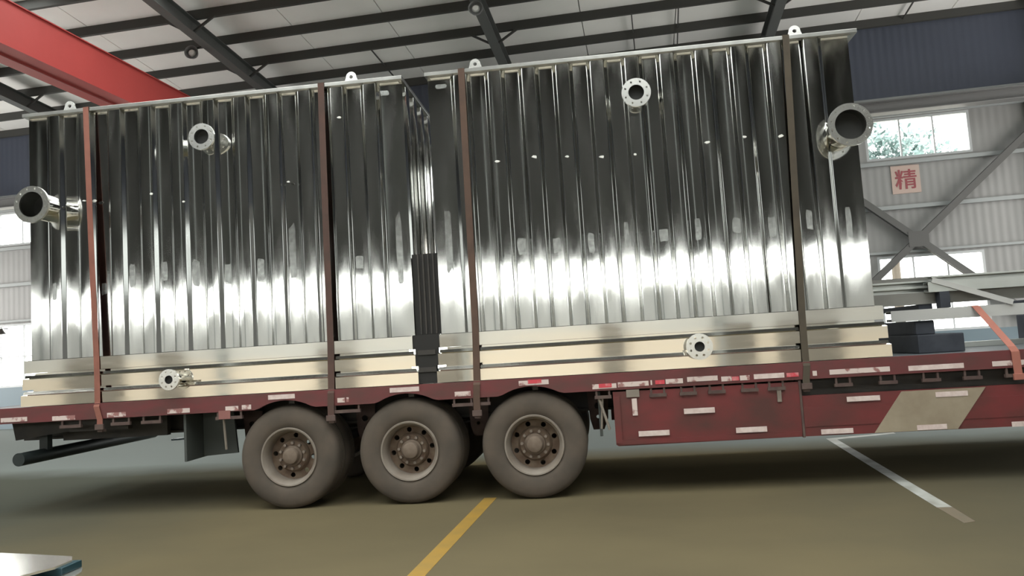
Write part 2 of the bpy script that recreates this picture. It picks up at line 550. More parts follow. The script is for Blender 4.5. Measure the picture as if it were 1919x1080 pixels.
SEAM = 2.36
panels = []
x = -0.5 - SEAM * 10
while x < XR + 0.2:
    xa, xb = max(x, XL - 0.2), min(x + SEAM, XR + 0.2)
    x += SEAM
    if xb - xa > 0.2:
        panels.append((xa, xb))
SKY = (-11.8, -1.2)           # unseen rooflights added to light the floor, front slope
SKB = (0.9, 6.4)              # and more added high in the back slope
ceil = MB()


def slab(mb, ya, yb, xa, xb, lo, hi):
    return mb.prism([(ya, roof_z(ya) + lo), (yb, roof_z(yb) + lo), (yb, roof_z(yb) + hi), (ya, roof_z(ya) + hi)], xa, xb, 'X')


XA, XB = XL - 0.2, XR + 0.2
for ya, yb in ((YF - 0.4, SKY[0]), (SKY[1], 0), (0, SKB[0]), (SKB[1], YB + 0.4)):
    slab(ceil, ya, yb, XA, XB, 0.08, 0.16)


def front_light(i, xa, xb):
    return -14.0 < (xa + xb) / 2 < 7.0 and i % 4 != 1


for i, (xa, xb) in enumerate(panels):
    if not front_light(i, xa, xb):
        slab(ceil, SKY[0], SKY[1], xa, xb, 0.08, 0.16)
    if i % 2:
        slab(ceil, SKB[0], SKB[1], xa, xb, 0.08, 0.16)
ceiling = struct('ceiling', ceil, mat('roof_gap', (0.22, 0.22, 0.21), 0.8), 'pale foil lined pitched roof with dark purlins')
for i, (xa, xb) in enumerate(panels):
    for ya, yb in ((-13.2, SKY[0]), (SKY[1], 0), (0, SKB[0]), (SKB[1], 13.2)):
        slab(MB(), ya, yb, xa + 0.012, xb - 0.012, 0.0, 0.079).build('roof_panel', ROOFM, ceiling)
    for ya, yb in (SKY, SKB):
        if (not front_light(i, xa, xb)) if ya < 0 else (i % 2):
            slab(MB(), ya, yb, xa + 0.012, xb - 0.012, 0.0, 0.079).build('roof_panel', ROOFM, ceiling)
            continue
        slab(MB(), ya, yb, xa, xb, 0.10, 0.106).build('added_rooflight', GLASS, ceiling)
        d = bpy.data.lights.new('daylight_portal', 'AREA')
        d.shape = 'RECTANGLE'
        d.size, d.size_y = xb - xa, yb - ya
        d.cycles.is_portal = True
        o = bpy.data.objects.new('daylight_portal', d)
        COL.objects.link(o)
        o.location = BW((xa + xb) / 2, (ya + yb) / 2, roof_z((ya + yb) / 2) + 0.05)
        o.rotation_euler = (math.atan(SLOPE) * (1 if ya < 0 else -1), 0, TH)
for y in [11.75, 10.48, 9.22, 7.95, 6.6, 5.2, 3.8, 2.4, 1.0, -2.0, -4.0, -6.0, -8.0, -10.0, -12.0, 12.9]:
    z = roof_z(y) - 0.002
    p = MB().box(XL, XR, y - 0.008, y + 0.008, z - 0.22, z)
    p.box(XL, XR, y + 0.008, y + 0.075, z - 0.22, z - 0.205).box(XL, XR, y + 0.008, y + 0.075, z - 0.02, z - 0.004)
    p.build('purlin', PURL, ceiling)
for x in COLX:
    for s in (1, -1):
        r = MB()
        ya, yb = 0.0, s * 12.9
        za, zb = roof_z(0) - 0.225, roof_z(12.9) - 0.225
        D = 0.34
        r.prism([(ya, za), (yb, zb), (yb, zb - 0.02), (ya, za - 0.02)], x - 0.12, x + 0.12, 'X')
        r.prism([(ya, za - 0.02), (yb, zb - 0.02), (yb, zb - D), (ya, za - D)], x - 0.012, x + 0.012, 'X')
        r.prism([(ya, za - D), (yb, zb - D), (yb, zb - D - 0.02), (ya, za - D - 0.02)], x - 0.12, x + 0.12, 'X')
        r.build('rafter', RAFTM, ceiling)
    for y in (10.48, 7.95):
        for s in (-1, 1):
            MB().bar((x + s * 0.05, y, roof_z(y) - 0.54), (x + s * 0.62, y, roof_z(y) - 0.20), 0.05, 0.05).build('fly_brace', PURL, ceiling)
# thin sag rods between purlins
for x in (-6.1, 0.75, 1.9, 7.7):
    MB().bar((x, 10.5, roof_z(10.5) - 0.1), (x + 0.05, 12.9, roof_z(12.9) - 0.1), 0.03, 0.03).build('sag_rod', PURL, ceiling)

# crane runways: one along the back wall, one hung from the rafters
CY0, CY1 = 0.55, YB - 0.75
for k, (yy, nm) in enumerate(((CY1, 'trim_1'), (CY0, 'trim_2'))):
    g = MB().box(XL, XR, yy - 0.16, yy + 0.16, 6.86, 6.88).box(XL, XR, yy - 0.01, yy + 0.01, 6.88, 7.15).box(XL, XR, yy - 0.18, yy + 0.18, 7.15, 7.17)
    rb = struct(nm, g, RUNM, 'grey steel crane runway beam %s' % ('along the back wall' if k == 0 else 'hung from the rafters'))
    MB().box(XL, XR, yy - 0.035, yy + 0.035, 7.17, 7.26).build('crane_rail', GIRT, rb)
    if k:
        for x in COLX:
            MB().box(x - 0.05, x + 0.05, yy - 0.30, yy - 0.20, 6.9, roof_z(yy) - 0.59).build('hanger', RAFTM, rb)
    else:
        for x in COLX:
            MB().box(x - 0.10, x + 0.10, yy - 0.1, YB - 0.451, 6.60, 6.858).build('corbel', GIRT, rb)

# neighbour across the yard (seen mirrored in the tanks)
nb = empty('neighbour_building', BW(0, -27, 0), TH)
MB().box(-45, 45, -4, 0, -0.02, 4.1).build('wall', OUTW, nb)
MB().box(-45.3, 45.3, -4.3, 0.3, 4.1, 4.25).build('roof', OUTW, nb)
tag(nb, 'long low pale plastered building across the yard', 'building')

# tree outside the high window
tr = empty('tree', BW(10.2, 23.5, 0), TH)
MB().tube((0, 0, -0.02), (0.1, 0, 6.5), 0.2, 10, 0.12).build('trunk', BARK, tr)
fo = MB()
for k in range(5000):
    u, v, w_ = random.gauss(0, 1), random.gauss(0, 1), random.gauss(0, 1)
    l = math.sqrt(u * u + v * v + w_ * w_) or 1
    rr = random.random() ** 0.4
    lump = 1 + 0.18 * math.sin(3 * math.atan2(v, u) + 2 * w_ / l)
    c = Vector((u / l * 2.6 * rr * lump, v / l * 2.2 * rr, 7.0 + w_ / l * 2.3 * rr * lump))
    a = Vector((random.uniform(-1, 1), random.uniform(-1, 1), random.uniform(-1, 1))).normalized()
    b = a.orthogonal().normalized()
    s = random.uniform(0.10, 0.2)
    fo.add([c - a * s, c + b * s * 0.5, c + a * s, c - b * s * 0.5], [(0, 1, 2, 3)])
f_ = fo.build('foliage', LEAF, tr)
f_['kind'] = 'stuff'
tag(tr, 'leafy tree outside the high window right of the tanks', 'tree')

# overhead crane
cr = empty('overhead_crane', BW(-10.5, 0, 7.26), TH)
ZC = 7.26
g = MB()
xa, xb = -0.36, 0.36
G0, G1 = CY0 - 0.3, CY1 - 0.16
g.box(xa, xb, G0, G1, 0.14, 0.16)
g.box(xa + 0.04, xa + 0.055, G0, G1, 0.16, 0.98).box(xb - 0.055, xb - 0.04, G0, G1, 0.16, 0.98)
g.box(xa, xb, G0, G1, 0.98, 1.0)
g.build('girder', CRANE, cr)
MB().box(-0.05, 0.05, G0, G1, 1.0, 1.07).build('trolley_rail', GIRT, cr)
MB().box(-0.012, 0.012, G0, G1, 0.10, 0.14).build('weld_strip', mat('crane_red_dark', (0.30, 0.045, 0.04), 0.5), cr)
for yy in (CY0, CY1):
    for q in (-1, 1):
        MB().box(min(q * 0.37, q * 1.2), max(q * 0.37, q * 1.2), yy - 0.14, yy + 0.14, 0.14, 0.50).build('end_carriage', CRANE, cr)
        MB().tube((q * 0.95, yy - 0.06, 0.125), (q * 0.95, yy + 0.06, 0.125), 0.125, 20).build('crane_wheel', CHASSIS, cr)
tag(cr, 'bright red overhead crane girder below the roof at upper left', 'crane')


# hanging flood lamps
def flood(loc, label, rz, top, side):
    e = empty('flood_lamp', loc, TH + rz)
    MB().tube((0, 0.05, 0.10), (side, 0.05, top), 0.022, 8).build('bracket', CHASSIS, e)
    MB().lathe([(0.0, 0.16), (0.07, 0.16), (0.13, 0.06), (0.17, -0.06), (0.155, -0.06), (0.12, 0.03), (0.0, 0.05)], 24).build('housing', LAMPB, e, smooth=0.6)
    MB().lathe([(0.0, -0.05), (0.06, -0.045), (0.085, -0.01), (0.085, 0.045), (0, 0.045)], 20).build('lens', LAMPL, e, smooth=0.6)
    tag(e, label, 'lamp', 'flood lamps under the roof')


flood(BW(-9.95, 8.62, 9.28), 'round flood lamp beside the rafter near the red crane girder', 0.2, 0.20, 0.28)
flood(BW(-2.69, 8.22, 9.18), 'round flood lamp hanging under the middle rafter', 0.15, 0.205, 0.0)

# wall sign
sg = empty('wall_sign', BW(7.435, YB - 0.001, 4.905), TH)
MB().box(-0.345, 0.345, -0.02, -0.002, 0, 0.735).build('board', SIGNM, sg)
cu = bpy.data.curves.new('sign_character', 'FONT')
cu.body = '\u7cbe'
cu.align_x = 'CENTER'
cu.size = 0.55
cu.extrude = 0.002
cu.offset = 0.006
tmp = bpy.data.objects.new('tmp_text', cu)
COL.objects.link(tmp)
bpy.context.view_layer.update()
me = bpy.data.meshes.new_from_object(tmp.evaluated_get(bpy.context.evaluated_depsgraph_get()))
bpy.data.objects.remove(tmp)
me.materials.clear()
me.materials.append(SIGNT)
xs = [v.co.x for v in me.vertices] or [0]
ys = [v.co.y for v in me.vertices] or [0]
tx = obj('lettering', me, sg)
tx.rotation_euler = (PI / 2, 0, 0)
tx.location = (-(min(xs) + max(xs)) / 2, -0.024, 0.37 - (min(ys) + max(ys)) / 2)
tag(sg, 'small pale pink square sign with a red Chinese character', 'sign')

# floor markings
yl = MB().prism([(-1.255, -4.6), (-1.125, -4.6), (-1.155, 0.12), (-1.29, 0.12)], 0.0005, 0.002, 'Z').build('floor_line', YELLOW)
yl.rotation_euler = (0, 0, TH)
tag(yl, 'yellow painted line on the floor in front of the wheels', 'floor marking')
wl = MB().prism([(2.90, 3.60), (2.80, -0.8), (2.92, -0.8), (3.02, 3.48), (3.9, 3.86), (3.9, 3.98)], 0.0005, 0.002, 'Z').build('floor_line', WHITEP)
wl.rotation_euler = (0, 0, TH)
tag(wl, 'worn white painted line on the floor under the right of the trailer', 'floor marking')


fl3 = MB().prism([(2.80, -0.805), (2.80, -1.35), (2.90, -1.30), (2.92, -0.805)], 0.0005, 0.002, 'Z').build('floor_line', mat('faded_orange_paint', (0.155, 0.115, 0.075), 0.7, col2=(0.11, 0.095, 0.064), scale=4, amount=1.0))
fl3.rotation_euler = (0, 0, TH)
tag(fl3, 'faded orange brown end of the worn white floor line', 'floor marking')

# ================================================================ THE TWO TANKS
ZB, ZBT, ZT = 1.240, 1.748, 4.572      # base foot, base top, lip top
TANKD = 2.42


def fillet(pts, r, n=3):
    out = [pts[0]]
    for i in range(1, len(pts) - 1):
        p, a, b = Vector(pts[i]), Vector(pts[i - 1]), Vector(pts[i + 1])
        u, v = (a - p).normalized(), (b - p).normalized()
        d = min(r, (a - p).length * 0.45, (b - p).length * 0.45)
        s, e = p + u * d, p + v * d
        for k in range(n + 1):
            t = k / n
            q = s * (1 - t) ** 2 + p * 2 * t * (1 - t) + e * t * t
            out.append((q.x, q.y))
    out.append(pts[-1])
    return out


def corrugated(a, b, outs, yo, yi, web=0.036):
    pts = [(a, yi)]
    for p, q in outs:
        pts += [(p - web, yi), (p, yo), (q, yo), (q + web, yi)]
    pts.append((b, yi))
    return fillet(pts, 0.012)


def base_profile():
    z = ZB
    courses = []
    # (face foot, face top) of the three courses, bottom first
    return [(1.242, 1.385), (1.428, 1.560), (1.640, 1.748)]


def flange_pipe(tank, x, z, y_root, y_face, r_out, r_in, n_bolts, name, bore_shade, off):
    """pipe stub standing off the wall, closed by a flange ring; turned about Y"""
    P = MB().lathe([(r_in + 0.008, y_root), (r_in + 0.008, y_face + 0.02), (r_in, y_face + 0.02), (r_in, y_root)], 40, (x, 0, z), True)
    p = P.build(name, STEEL, tank, off=off, smooth=0.6)
    rb = (r_out + r_in) / 2 * 1.02
    hr = (r_out - r_in) * 0.16
    holes = [circ(x, z, r_in, 40)] + [circ(x + rb * math.cos(2 * PI * (k + 0.5) / n_bolts), z + rb * math.sin(2 * PI * (k + 0.5) / n_bolts), hr, 10) for k in range(n_bolts)]
    f = plate_with_holes(circ(x, z, r_out, 56), holes, y_face, y_face + 0.026).build('flange', STEELF, p, off=off)
    c = MB().lathe([(0.0, y_face + bore_shade), (r_in, y_face + bore_shade)], 40, (x, 0, z)).build('bore_shade', DARK, p, off=off)  # black disc stands in for the shade inside the pipe
    return p


def tank(lx0, lx1, wx0, wx1, outs, label, lugs, nozzles, scraps, patches):
    cx = (lx0 + lx1) / 2
    off = (cx, TANKD / 2, ZB)
    t = empty('steel_tank', off)
    yo, yi = 0.024, 0.078
    MB().strip(corrugated(wx0, wx1, outs, yo, yi), ZBT - 0.01, ZT - 0.03, 'Z').build('front_wall', STEEL, t, off=off, smooth=0.5)
    # ends: folded the same way along Y
    for xx, s in ((wx0, 1), (wx1, -1)):
        eo = []
        y = yi + 0.16
        while y + 0.2 < TANKD - 0.1:
            eo.append((y, y + 0.155))
            y += 0.365
        pts = [(b_, a_) for a_, b_ in corrugated(yi, TANKD - 0.05, eo, xx, xx + s * 0.055)]
        MB().strip([(xx, yi)] + pts[1:-1] + [(xx, TANKD - 0.05)], ZBT - 0.01, ZT - 0.03, 'Z').build('end_wall', STEEL, t, off=off, smooth=0.5)
    MB().strip([(wx0, TANKD - 0.05), (wx1, TANKD - 0.05)], ZBT - 0.01, ZT - 0.03, 'Z').build('rear_wall', STEEL, t, off=off)
    # roof plate and the lip all round
    MB().box(lx0 + 0.05, lx1 - 0.05, 0.05, TANKD - 0.05, ZT - 0.05, ZT - 0.02).build('roof_plate', STEEL, t, off=off)
    lz0, lz1 = ZT - 0.042, ZT
    MB().box(lx0, lx1, 0.0, 0.05, lz0, lz1).build('lip', LIPM, t, off=off, bevel=0.004)
    MB().box(lx0, lx1, TANKD - 0.05, TANKD, lz0, lz1).build('lip', LIPM, t, off=off, bevel=0.004)
    for xa, xb in ((lx0, lx0 + 0.05), (lx1 - 0.05, lx1)):
        MB().box(xa, xb, 0.05, TANKD - 0.05, lz0, lz1).build('lip', LIPM, t, off=off, bevel=0.004)
    # base: three stepped courses, running round
    def course(name, prof):
        """prof: list of (inset, z)"""
        vs, fs = [], []
        for ins, z in prof:
            vs += [(bx0 + ins, ins, z), (bx1 - ins, ins, z), (bx1 - ins, TANKD - ins, z), (bx0 + ins, TANKD - ins, z)]
        for k in range(len(prof) - 1):
            for j in range(4):
                fs.append((k * 4 + j, k * 4 + (j + 1) % 4, k * 4 + 4 + (j + 1) % 4, k * 4 + 4 + j))
        fs += [(0, 1, 2, 3), tuple(4 * (len(prof) - 1) + j for j in range(4))]
        MB().add(vs, fs).build(name, STEELB, t, off=off)
    for k, (ex, ) in enumerate(((0.0,), (0.022,), (0.045,))):
        bx0, bx1 = BASE[0] + ex, BASE[1] - ex
        if k < 2:
            za = (1.242, 1.424)[k]
            course('base_course', [(0.0, za), (0.0, za + 0.118), (0.016, za + 0.128), (0.020, za + 0.160), (0.085, za + 0.162), (0.085, za + 0.182)])
        else:
            course('base_course', [(0.0, 1.608), (0.0, 1.744), (0.03, 1.750)])
    # lifting lugs
    for lx in lugs:
        outer = [(lx - 0.075, ZT - 0.005)] + [(lx + 0.058 * math.cos(a), ZT + 0.045 + 0.058 * math.sin(a)) for a in [PI - PI * k / 14 for k in range(15)]] + [(lx + 0.075, ZT - 0.005)]
        plate_with_holes(outer, [circ(lx, ZT + 0.045, 0.02, 14)], 0.02, 0.04).build('lifting_lug', STEELF, t, off=off)
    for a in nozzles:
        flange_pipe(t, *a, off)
    for (sx, sz) in scraps:
        n_ = 6
        s = random.uniform(0.018, 0.032)
        pl = [(sx + s * random.uniform(0.6, 1.3) * math.cos(2 * PI * k / n_), sz + 0.55 * s * random.uniform(0.6, 1.3) * math.sin(2 * PI * k / n_)) for k in range(n_)]
        MB().prism(pl, 0.016, 0.0225, 'Y').build('film_scrap', FILM, t, off=off)
    for (sx, sz, sw, sh) in patches:
        # sits on whichever fold is there
        dep = yi
        for p_, q_ in outs:
            if p_ - 0.01 < sx < q_ + 0.01:
                dep = yo
        pl = []
        for k in range(14):
            a_ = 2 * PI * k / 14
            cx_, sz_ = math.cos(a_), math.sin(a_)
            e_ = 0.35
            pl.append((sx + sw / 2 * math.copysign(abs(cx_) ** e_, cx_) * random.uniform(0.8, 1.05), sz + sh / 2 * math.copysign(abs(sz_) ** e_, sz_) * random.uniform(0.85, 1.1)))
        MB().prism(pl, dep - 0.0022, dep - 0.0008, 'Y').build('film_patch', RESID, t, off=off)
    tag(t, label, 'tank', 'corrugated steel tanks on the trailer')
    return t


outsL = [(-5.901 + 0.3717 * k - 0.143, -5.901 + 0.3717 * k - 0.004) for k in range(11)]
outsR = [(-1.32, -1.18)] + [(-0.947 + 0.3645 * k, -0.951 + 0.3645 * k + 0.146) for k in range(10)]
BASE = (-6.385, -1.868)
tank(-6.335, -1.884, -6.31, -1.90, outsL, 'left corrugated polished steel tank, standing over the trailer wheels', [-5.762, -2.448],
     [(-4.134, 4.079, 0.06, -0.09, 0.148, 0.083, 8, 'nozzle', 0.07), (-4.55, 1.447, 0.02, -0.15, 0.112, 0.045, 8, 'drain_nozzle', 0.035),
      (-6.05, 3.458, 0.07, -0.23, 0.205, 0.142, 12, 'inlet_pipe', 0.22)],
     [(-3.203, 3.515), (-4.795, 3.518), (-5.476, 3.496), (-5.60, 3.507), (-5.796, 3.478), (-2.60, 4.178), (-4.42, 3.4)],
     [(-5.08, 2.63, 0.07, 0.26), (-4.70, 2.64, 0.08, 0.22), (-4.33, 2.60, 0.09, 0.30), (-3.96, 2.57, 0.09, 0.22), (-3.58, 2.58, 0.09, 0.24), (-3.21, 2.75, 0.08, 0.62), (-2.47, 2.58, 0.09, 0.14), (-2.02, 2.7, 0.07, 0.75), (-2.10, 4.42, 0.1, 0.06), (-5.42, 2.50, 0.06, 0.14), (-5.98, 2.5, 0.05, 0.2)])
BASE = (-1.668, 2.880)
tank(-1.632, 2.858, -1.612, 2.785, outsR, 'right corrugated polished steel tank, nearer the front of the trailer', [-1.074, 2.253],
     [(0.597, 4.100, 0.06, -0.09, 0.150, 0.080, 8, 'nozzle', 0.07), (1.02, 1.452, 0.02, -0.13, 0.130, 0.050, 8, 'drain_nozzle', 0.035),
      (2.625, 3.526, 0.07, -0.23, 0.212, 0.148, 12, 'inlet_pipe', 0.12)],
     [(-0.90, 3.535), (-0.50, 3.549), (-0.16, 3.52), (0.20, 3.486), (0.545, 3.479), (1.29, 3.537), (1.66, 3.558), (2.02, 3.535)],
     [(-1.48, 2.75, 0.08, 0.7), (-0.70, 2.62, 0.10, 0.18), (-0.33, 2.60, 0.09, 0.16), (0.03, 2.60, 0.07, 0.22), (0.40, 2.66, 0.05, 0.26), (0.78, 2.62, 0.10, 0.14), (1.13, 2.65, 0.07, 0.22), (1.52, 2.66, 0.09, 0.16), (1.87, 2.62, 0.08, 0.22), (2.24, 2.66, 0.07, 0.2), (2.62, 2.6, 0.06, 0.3), (-1.47, 4.43, 0.13, 0.05)])

sb_ = empty('gap_shade_board', (-1.77, 0.1, 1.242))  # added dark board, stands in for the shade between the tanks
MB().box(-1.866, -1.670, 0.012, 0.07, 1.242, 1.4245).box(-1.888, -1.648, 0.012, 0.07, 1.4245, 1.6065).box(-1.911, -1.625, 0.012, 0.07, 1.6065, 1.752).build('foot', GAPBLK, sb_, off=(-1.77, 0.1, 1.242))
MB().box(-1.896, -1.62, 0.10, 0.14, 1.753, 2.62).build('shade_panel', GAPBLK, sb_, off=(-1.77, 0.1, 1.242))
for x in (-1.83, -1.775, -1.72, -1.665):
    MB().box(x - 0.008, x + 0.008, 0.085, 0.0995, 1.76, 2.615).build('gap_rib', CHASSIS, sb_, off=(-1.77, 0.1, 1.242))  # imitate the shaded folds of the end wall
for z in (1.36, 1.54):
    MB().box(-1.862, -1.674, 0.002, 0.0115, z, z + 0.05).build('gap_band', CHASSIS, sb_, off=(-1.77, 0.1, 1.242))
tag(sb_, 'added dark board standing in for shade in the narrow gap between the tanks', 'board')

# ================================================================ THE TRAILER
TRW = 2.55
TX0, TX1 = -6.95, 6.4
tl = empty('flatbed_trailer', (0, TRW / 2, 0))
TO = (0, TRW / 2, 0)
WX = [-3.325, -2.012, -0.700]
WR = 0.548


def rail_outline():
    zb, zt = 1.066, 1.236
    pts = [(TX0, zt), (TX0, zb)]
    for wx in WX:
        for k in range(13):
            a = PI - (PI * 0.31) - (PI - 2 * PI * 0.31) * k / 12
            pts.append((wx + 0.605 * math.cos(a), max(zb, WR + 0.605 * math.sin(a))))
    pts += [(TX1, zb), (TX1, zt)]
    return pts


for ya, yb in ((-0.03, 0.03), (TRW - 0.06, TRW)):
    MB().prism(rail_outline(), ya, yb, 'Y').build('side_rail', RED, tl, off=TO)
MB().box(TX0, TX1, 0.031, TRW - 0.061, 1.19, 1.234).build('deck', DECKM, tl, off=TO)
MB().box(TX0 - 0.06, TX0 - 0.001, -0.03, TRW, 1.05, 1.236).build('rear_beam', RED, tl, off=TO)
for yc in (0.80, 1.75):
    b = MB().box(TX0, TX1, yc - 0.07, yc + 0.07, 1.165, 1.189).box(TX0, TX1, yc - 0.01, yc + 0.01, 0.83, 1.165).box(TX0, TX1, yc - 0.07, yc + 0.07, 0.806, 0.83)
    b.build('main_beam', CHASSIS, tl, off=TO)
x = TX0 + 0.4
while x < TX1:
    for ya, yb in ((0.04, 0.729), (1.821, TRW - 0.07)):
        MB().prism([(ya, 1.189), (yb, 1.189), (yb, 1.0) if ya < 1 else (yb, 1.11), (ya, 1.11) if ya < 1 else (ya, 1.0)], x - 0.03, x + 0.03, 'X').build('cross_member', CHASSIS, tl, off=TO)
    x += 0.655

# wheels: twin tyres on three axles, both sides
tyre_prof = [(0.30, 0.03), (0.325, 0.012), (0.36, 0.0), (0.43, -0.004), (0.49, 0.004), (0.525, 0.022), (0.541, 0.05), (0.548, 0.085),
             (0.548, 0.100), (0.538, 0.103), (0.538, 0.112), (0.548, 0.115), (0.548, 0.140), (0.538, 0.143), (0.538, 0.152), (0.548, 0.155),
             (0.548, 0.182), (0.538, 0.185), (0.538, 0.194), (0.548, 0.197),
             (0.548, 0.21), (0.541, 0.245), (0.525, 0.273), (0.49, 0.291), (0.43, 0.299), (0.36, 0.295), (0.325, 0.283), (0.30, 0.265)]
rim_prof = [(0.302, 0.028), (0.312, 0.016), (0.306, 0.004), (0.292, 0.006), (0.276, 0.03), (0.262, 0.06), (0.255, 0.12), (0.252, 0.20), (0.258, 0.262), (0.30, 0.266)]


def disc_mesh():
    holes = [circ(0.212 * math.cos(a), 0.212 * math.sin(a), 0.027, 12) for a in [2 * PI * (k + 0.3) / 8 for k in range(8)]]
    d = plate_with_holes(circ(0, 0, 0.256, 48), holes, 0.165, 0.180)
    d.lathe([(0.0, 0.125), (0.155, 0.125), (0.172, 0.145), (0.18, 0.166)], 40)
    return d


hub_prof = [(0.0, 0.028), (0.062, 0.028), (0.078, 0.036), (0.086, 0.055), (0.09, 0.09), (0.108, 0.105), (0.112, 0.126)]
tyre0 = MB().lathe(tyre_prof, 72).build('tyre', RUBBER, tl, smooth=0.7)
rim0 = MB().lathe(rim_prof, 64).build('rim', RIM, tyre0, smooth=0.7)
disc0 = disc_mesh().build('wheel_disc', DISC, tyre0, smooth=0.5)
hub0 = MB().lathe(hub_prof, 40).build('hub', HUBM, tyre0, smooth=0.6)
nutb = MB().tube((0, 0.095, 0), (0, 0.126, 0), 0.016, 6)
nut0 = nutb.build('lug_nut', NUT, tyre0, (0.137, 0, 0))
for k in range(1, 10):
    a = 2 * PI * k / 10
    n = obj('lug_nut', nut0.data, tyre0, (0.137 * math.cos(a), 0, 0.137 * math.sin(a)))
kids0 = list(tyre0.children)


def spin(o, a):
    o.rotation_euler = (0, a, 0)


first = True
for wi, wx in enumerate(WX):
    for side in (0, 1):
        # outer wheel
        ang = (0.35, 0.1, 0.7)[wi] + side
        loc = (wx, (0.015 if side == 0 else TRW - 0.015) - TRW / 2, WR)
        if first:
            t, first = tyre0, False
        else:
            t = obj('tyre', tyre0.data, tl)
            for k in kids0:
                obj(k.name.split('.')[0], k.data, t, k.location)
        t.location = loc
        t.rotation_euler = (0, ang, PI if side else 0)
        # inner twin
        t2 = obj('tyre', tyre0.data, tl)
        t2.location = (wx, (0.345 if side == 0 else TRW - 0.345 - 0.0) - TRW / 2, WR)
        t2.rotation_euler = (0, 0, PI if side else 0)
        obj('rim', rim0.data, t2)
    MB().tube((wx, 0.20, WR), (wx, TRW - 0.20, WR), 0.075, 14).build('axle', CHASSIS, tl, off=TO)
    for yc in (0.80, 1.75):
        s = MB()
        for q in range(4):
            h = 0.55 - 0.10 * q
            s.prism([(wx - h, WR + 0.20 - 0.022 * q), (wx, WR + 0.155 - 0.022 * q), (wx + h, WR + 0.20 - 0.022 * q), (wx + h, WR + 0.22 - 0.022 * q), (wx, WR + 0.175 - 0.022 * q), (wx - h, WR + 0.22 - 0.022 * q)], yc - 0.045, yc + 0.045, 'Y')
        s.build('leaf_spring', CHASSIS, tl, off=TO)
# hanger brackets between the wheels
for hx_ in (-4.02, -2.67, -1.36, -0.02):
    pts = [(hx_ - 0.12, 1.06), (hx_ + 0.12, 1.06), (hx_ + 0.10, 0.72), (hx_ + 0.05, 0.60), (hx_ - 0.07, 0.60), (hx_ - 0.10, 0.72)]
    plate_with_holes(pts, [circ(hx_ - 0.01, 0.86, 0.035, 14), circ(hx_ - 0.01, 0.74, 0.02, 12)], 0.68, 0.70).build('hanger_bracket', RUST, tl, off=TO)

# rope rails and hooks under the side rail
def hook(x0, x1, z, m=RUST):
    h = MB().box(x0, x1, -0.035, 0.0, z - 0.02, z + 0.012)
    h.box(x0 + 0.01, x0 + 0.03, -0.02, 0.0, z + 0.012, 1.066).box(x1 - 0.03, x1 - 0.01, -0.02, 0.0, z + 0.012, 1.066)
    h.build('rope_hook', m, tl, off=TO)


for a, b in ((-4.10, -3.80), (-2.80, -2.50), (-1.52, -1.30), (-1.26, -1.12), (-0.05, 0.12), (-5.9, -5.65), (-4.95, -4.72), (-5.30, -5.08)):
    hook(a, b, 1.005)
for a in (0.50, 0.80, 1.08, 1.40, 1.66, 2.30, 2.72, 3.12, 3.50, 3.88):
    hook(a, a + 0.17, 0.995, RUST)
MB().box(-4.06, -3.93, -0.04, -0.031, 0.99, 1.08).build('patch_plate', mat('pink_primer', (0.24, 0.10, 0.09), 0.7), tl, off=TO)
MB().tube((-4.02, -0.01, 1.0), (-4.03, 0.05, 0.66), 0.013, 8).build('stay_rod', RIM, tl, off=TO)
MB().tube((0.03, -0.01, 1.0), (-0.0, 0.03, 0.68), 0.012, 8).build('stay_rod', RIM, tl, off=TO)
MB().tube((-0.01, -0.01, 1.0), (0.08, -0.01, 0.67), 0.014, 8).build('stay_rod', RIM, tl, off=TO)

# mudflaps
MB().box(-4.50, -4.47, 0.03, 0.62, 0.55, 1.06).build('mudflap', FLAP, tl, off=TO, bevel=0.006)
MB().prism([(-4.46, 1.05), (-4.10, 1.05), (-4.06, 0.58), (-4.46, 0.56)], 0.37, 0.40, 'Y').build('mudguard', FLAP, tl, off=TO)
MB().box(-0.02, 0.01, 0.05, 0.62, 0.60, 1.05).build('mudflap', FLAP, tl, off=TO, bevel=0.006)

# rear underrun bar and its brackets
MB().tube((-6.42, 0.0, 0.665), (-6.42, 2.56, 0.665), 0.073, 20).build('underrun_bar', BARBLK, tl, off=TO, smooth=0.6)
for yc in (0.42, 2.10):
    MB().box(-6.47, -6.37, yc - 0.04, yc + 0.04, 0.72, 1.19).build('bar_bracket', BARBLK, tl, off=TO)
MB().prism([(-6.75, 1.08), (-6.0, 1.08), (-6.0, 0.93), (-6.70, 0.85)], 0.30, 0.36, 'Y').build('rear_plate', CHASSIS, tl, off=TO)
MB().box(-6.3, -5.0, 0.55, 0.62, 0.80, 1.10).build('rear_plate', CHASSIS, tl, off=TO)
MB().box(-5.9, -5.2, 0.12, 0.20, 0.93, 1.06).build('light_box', CHASSIS, tl, off=TO)
MB().box(-6.05, -6.0, 0.50, 0.545, 0.90, 0.95).build('marker_lamp', LAMPL, tl, off=TO)

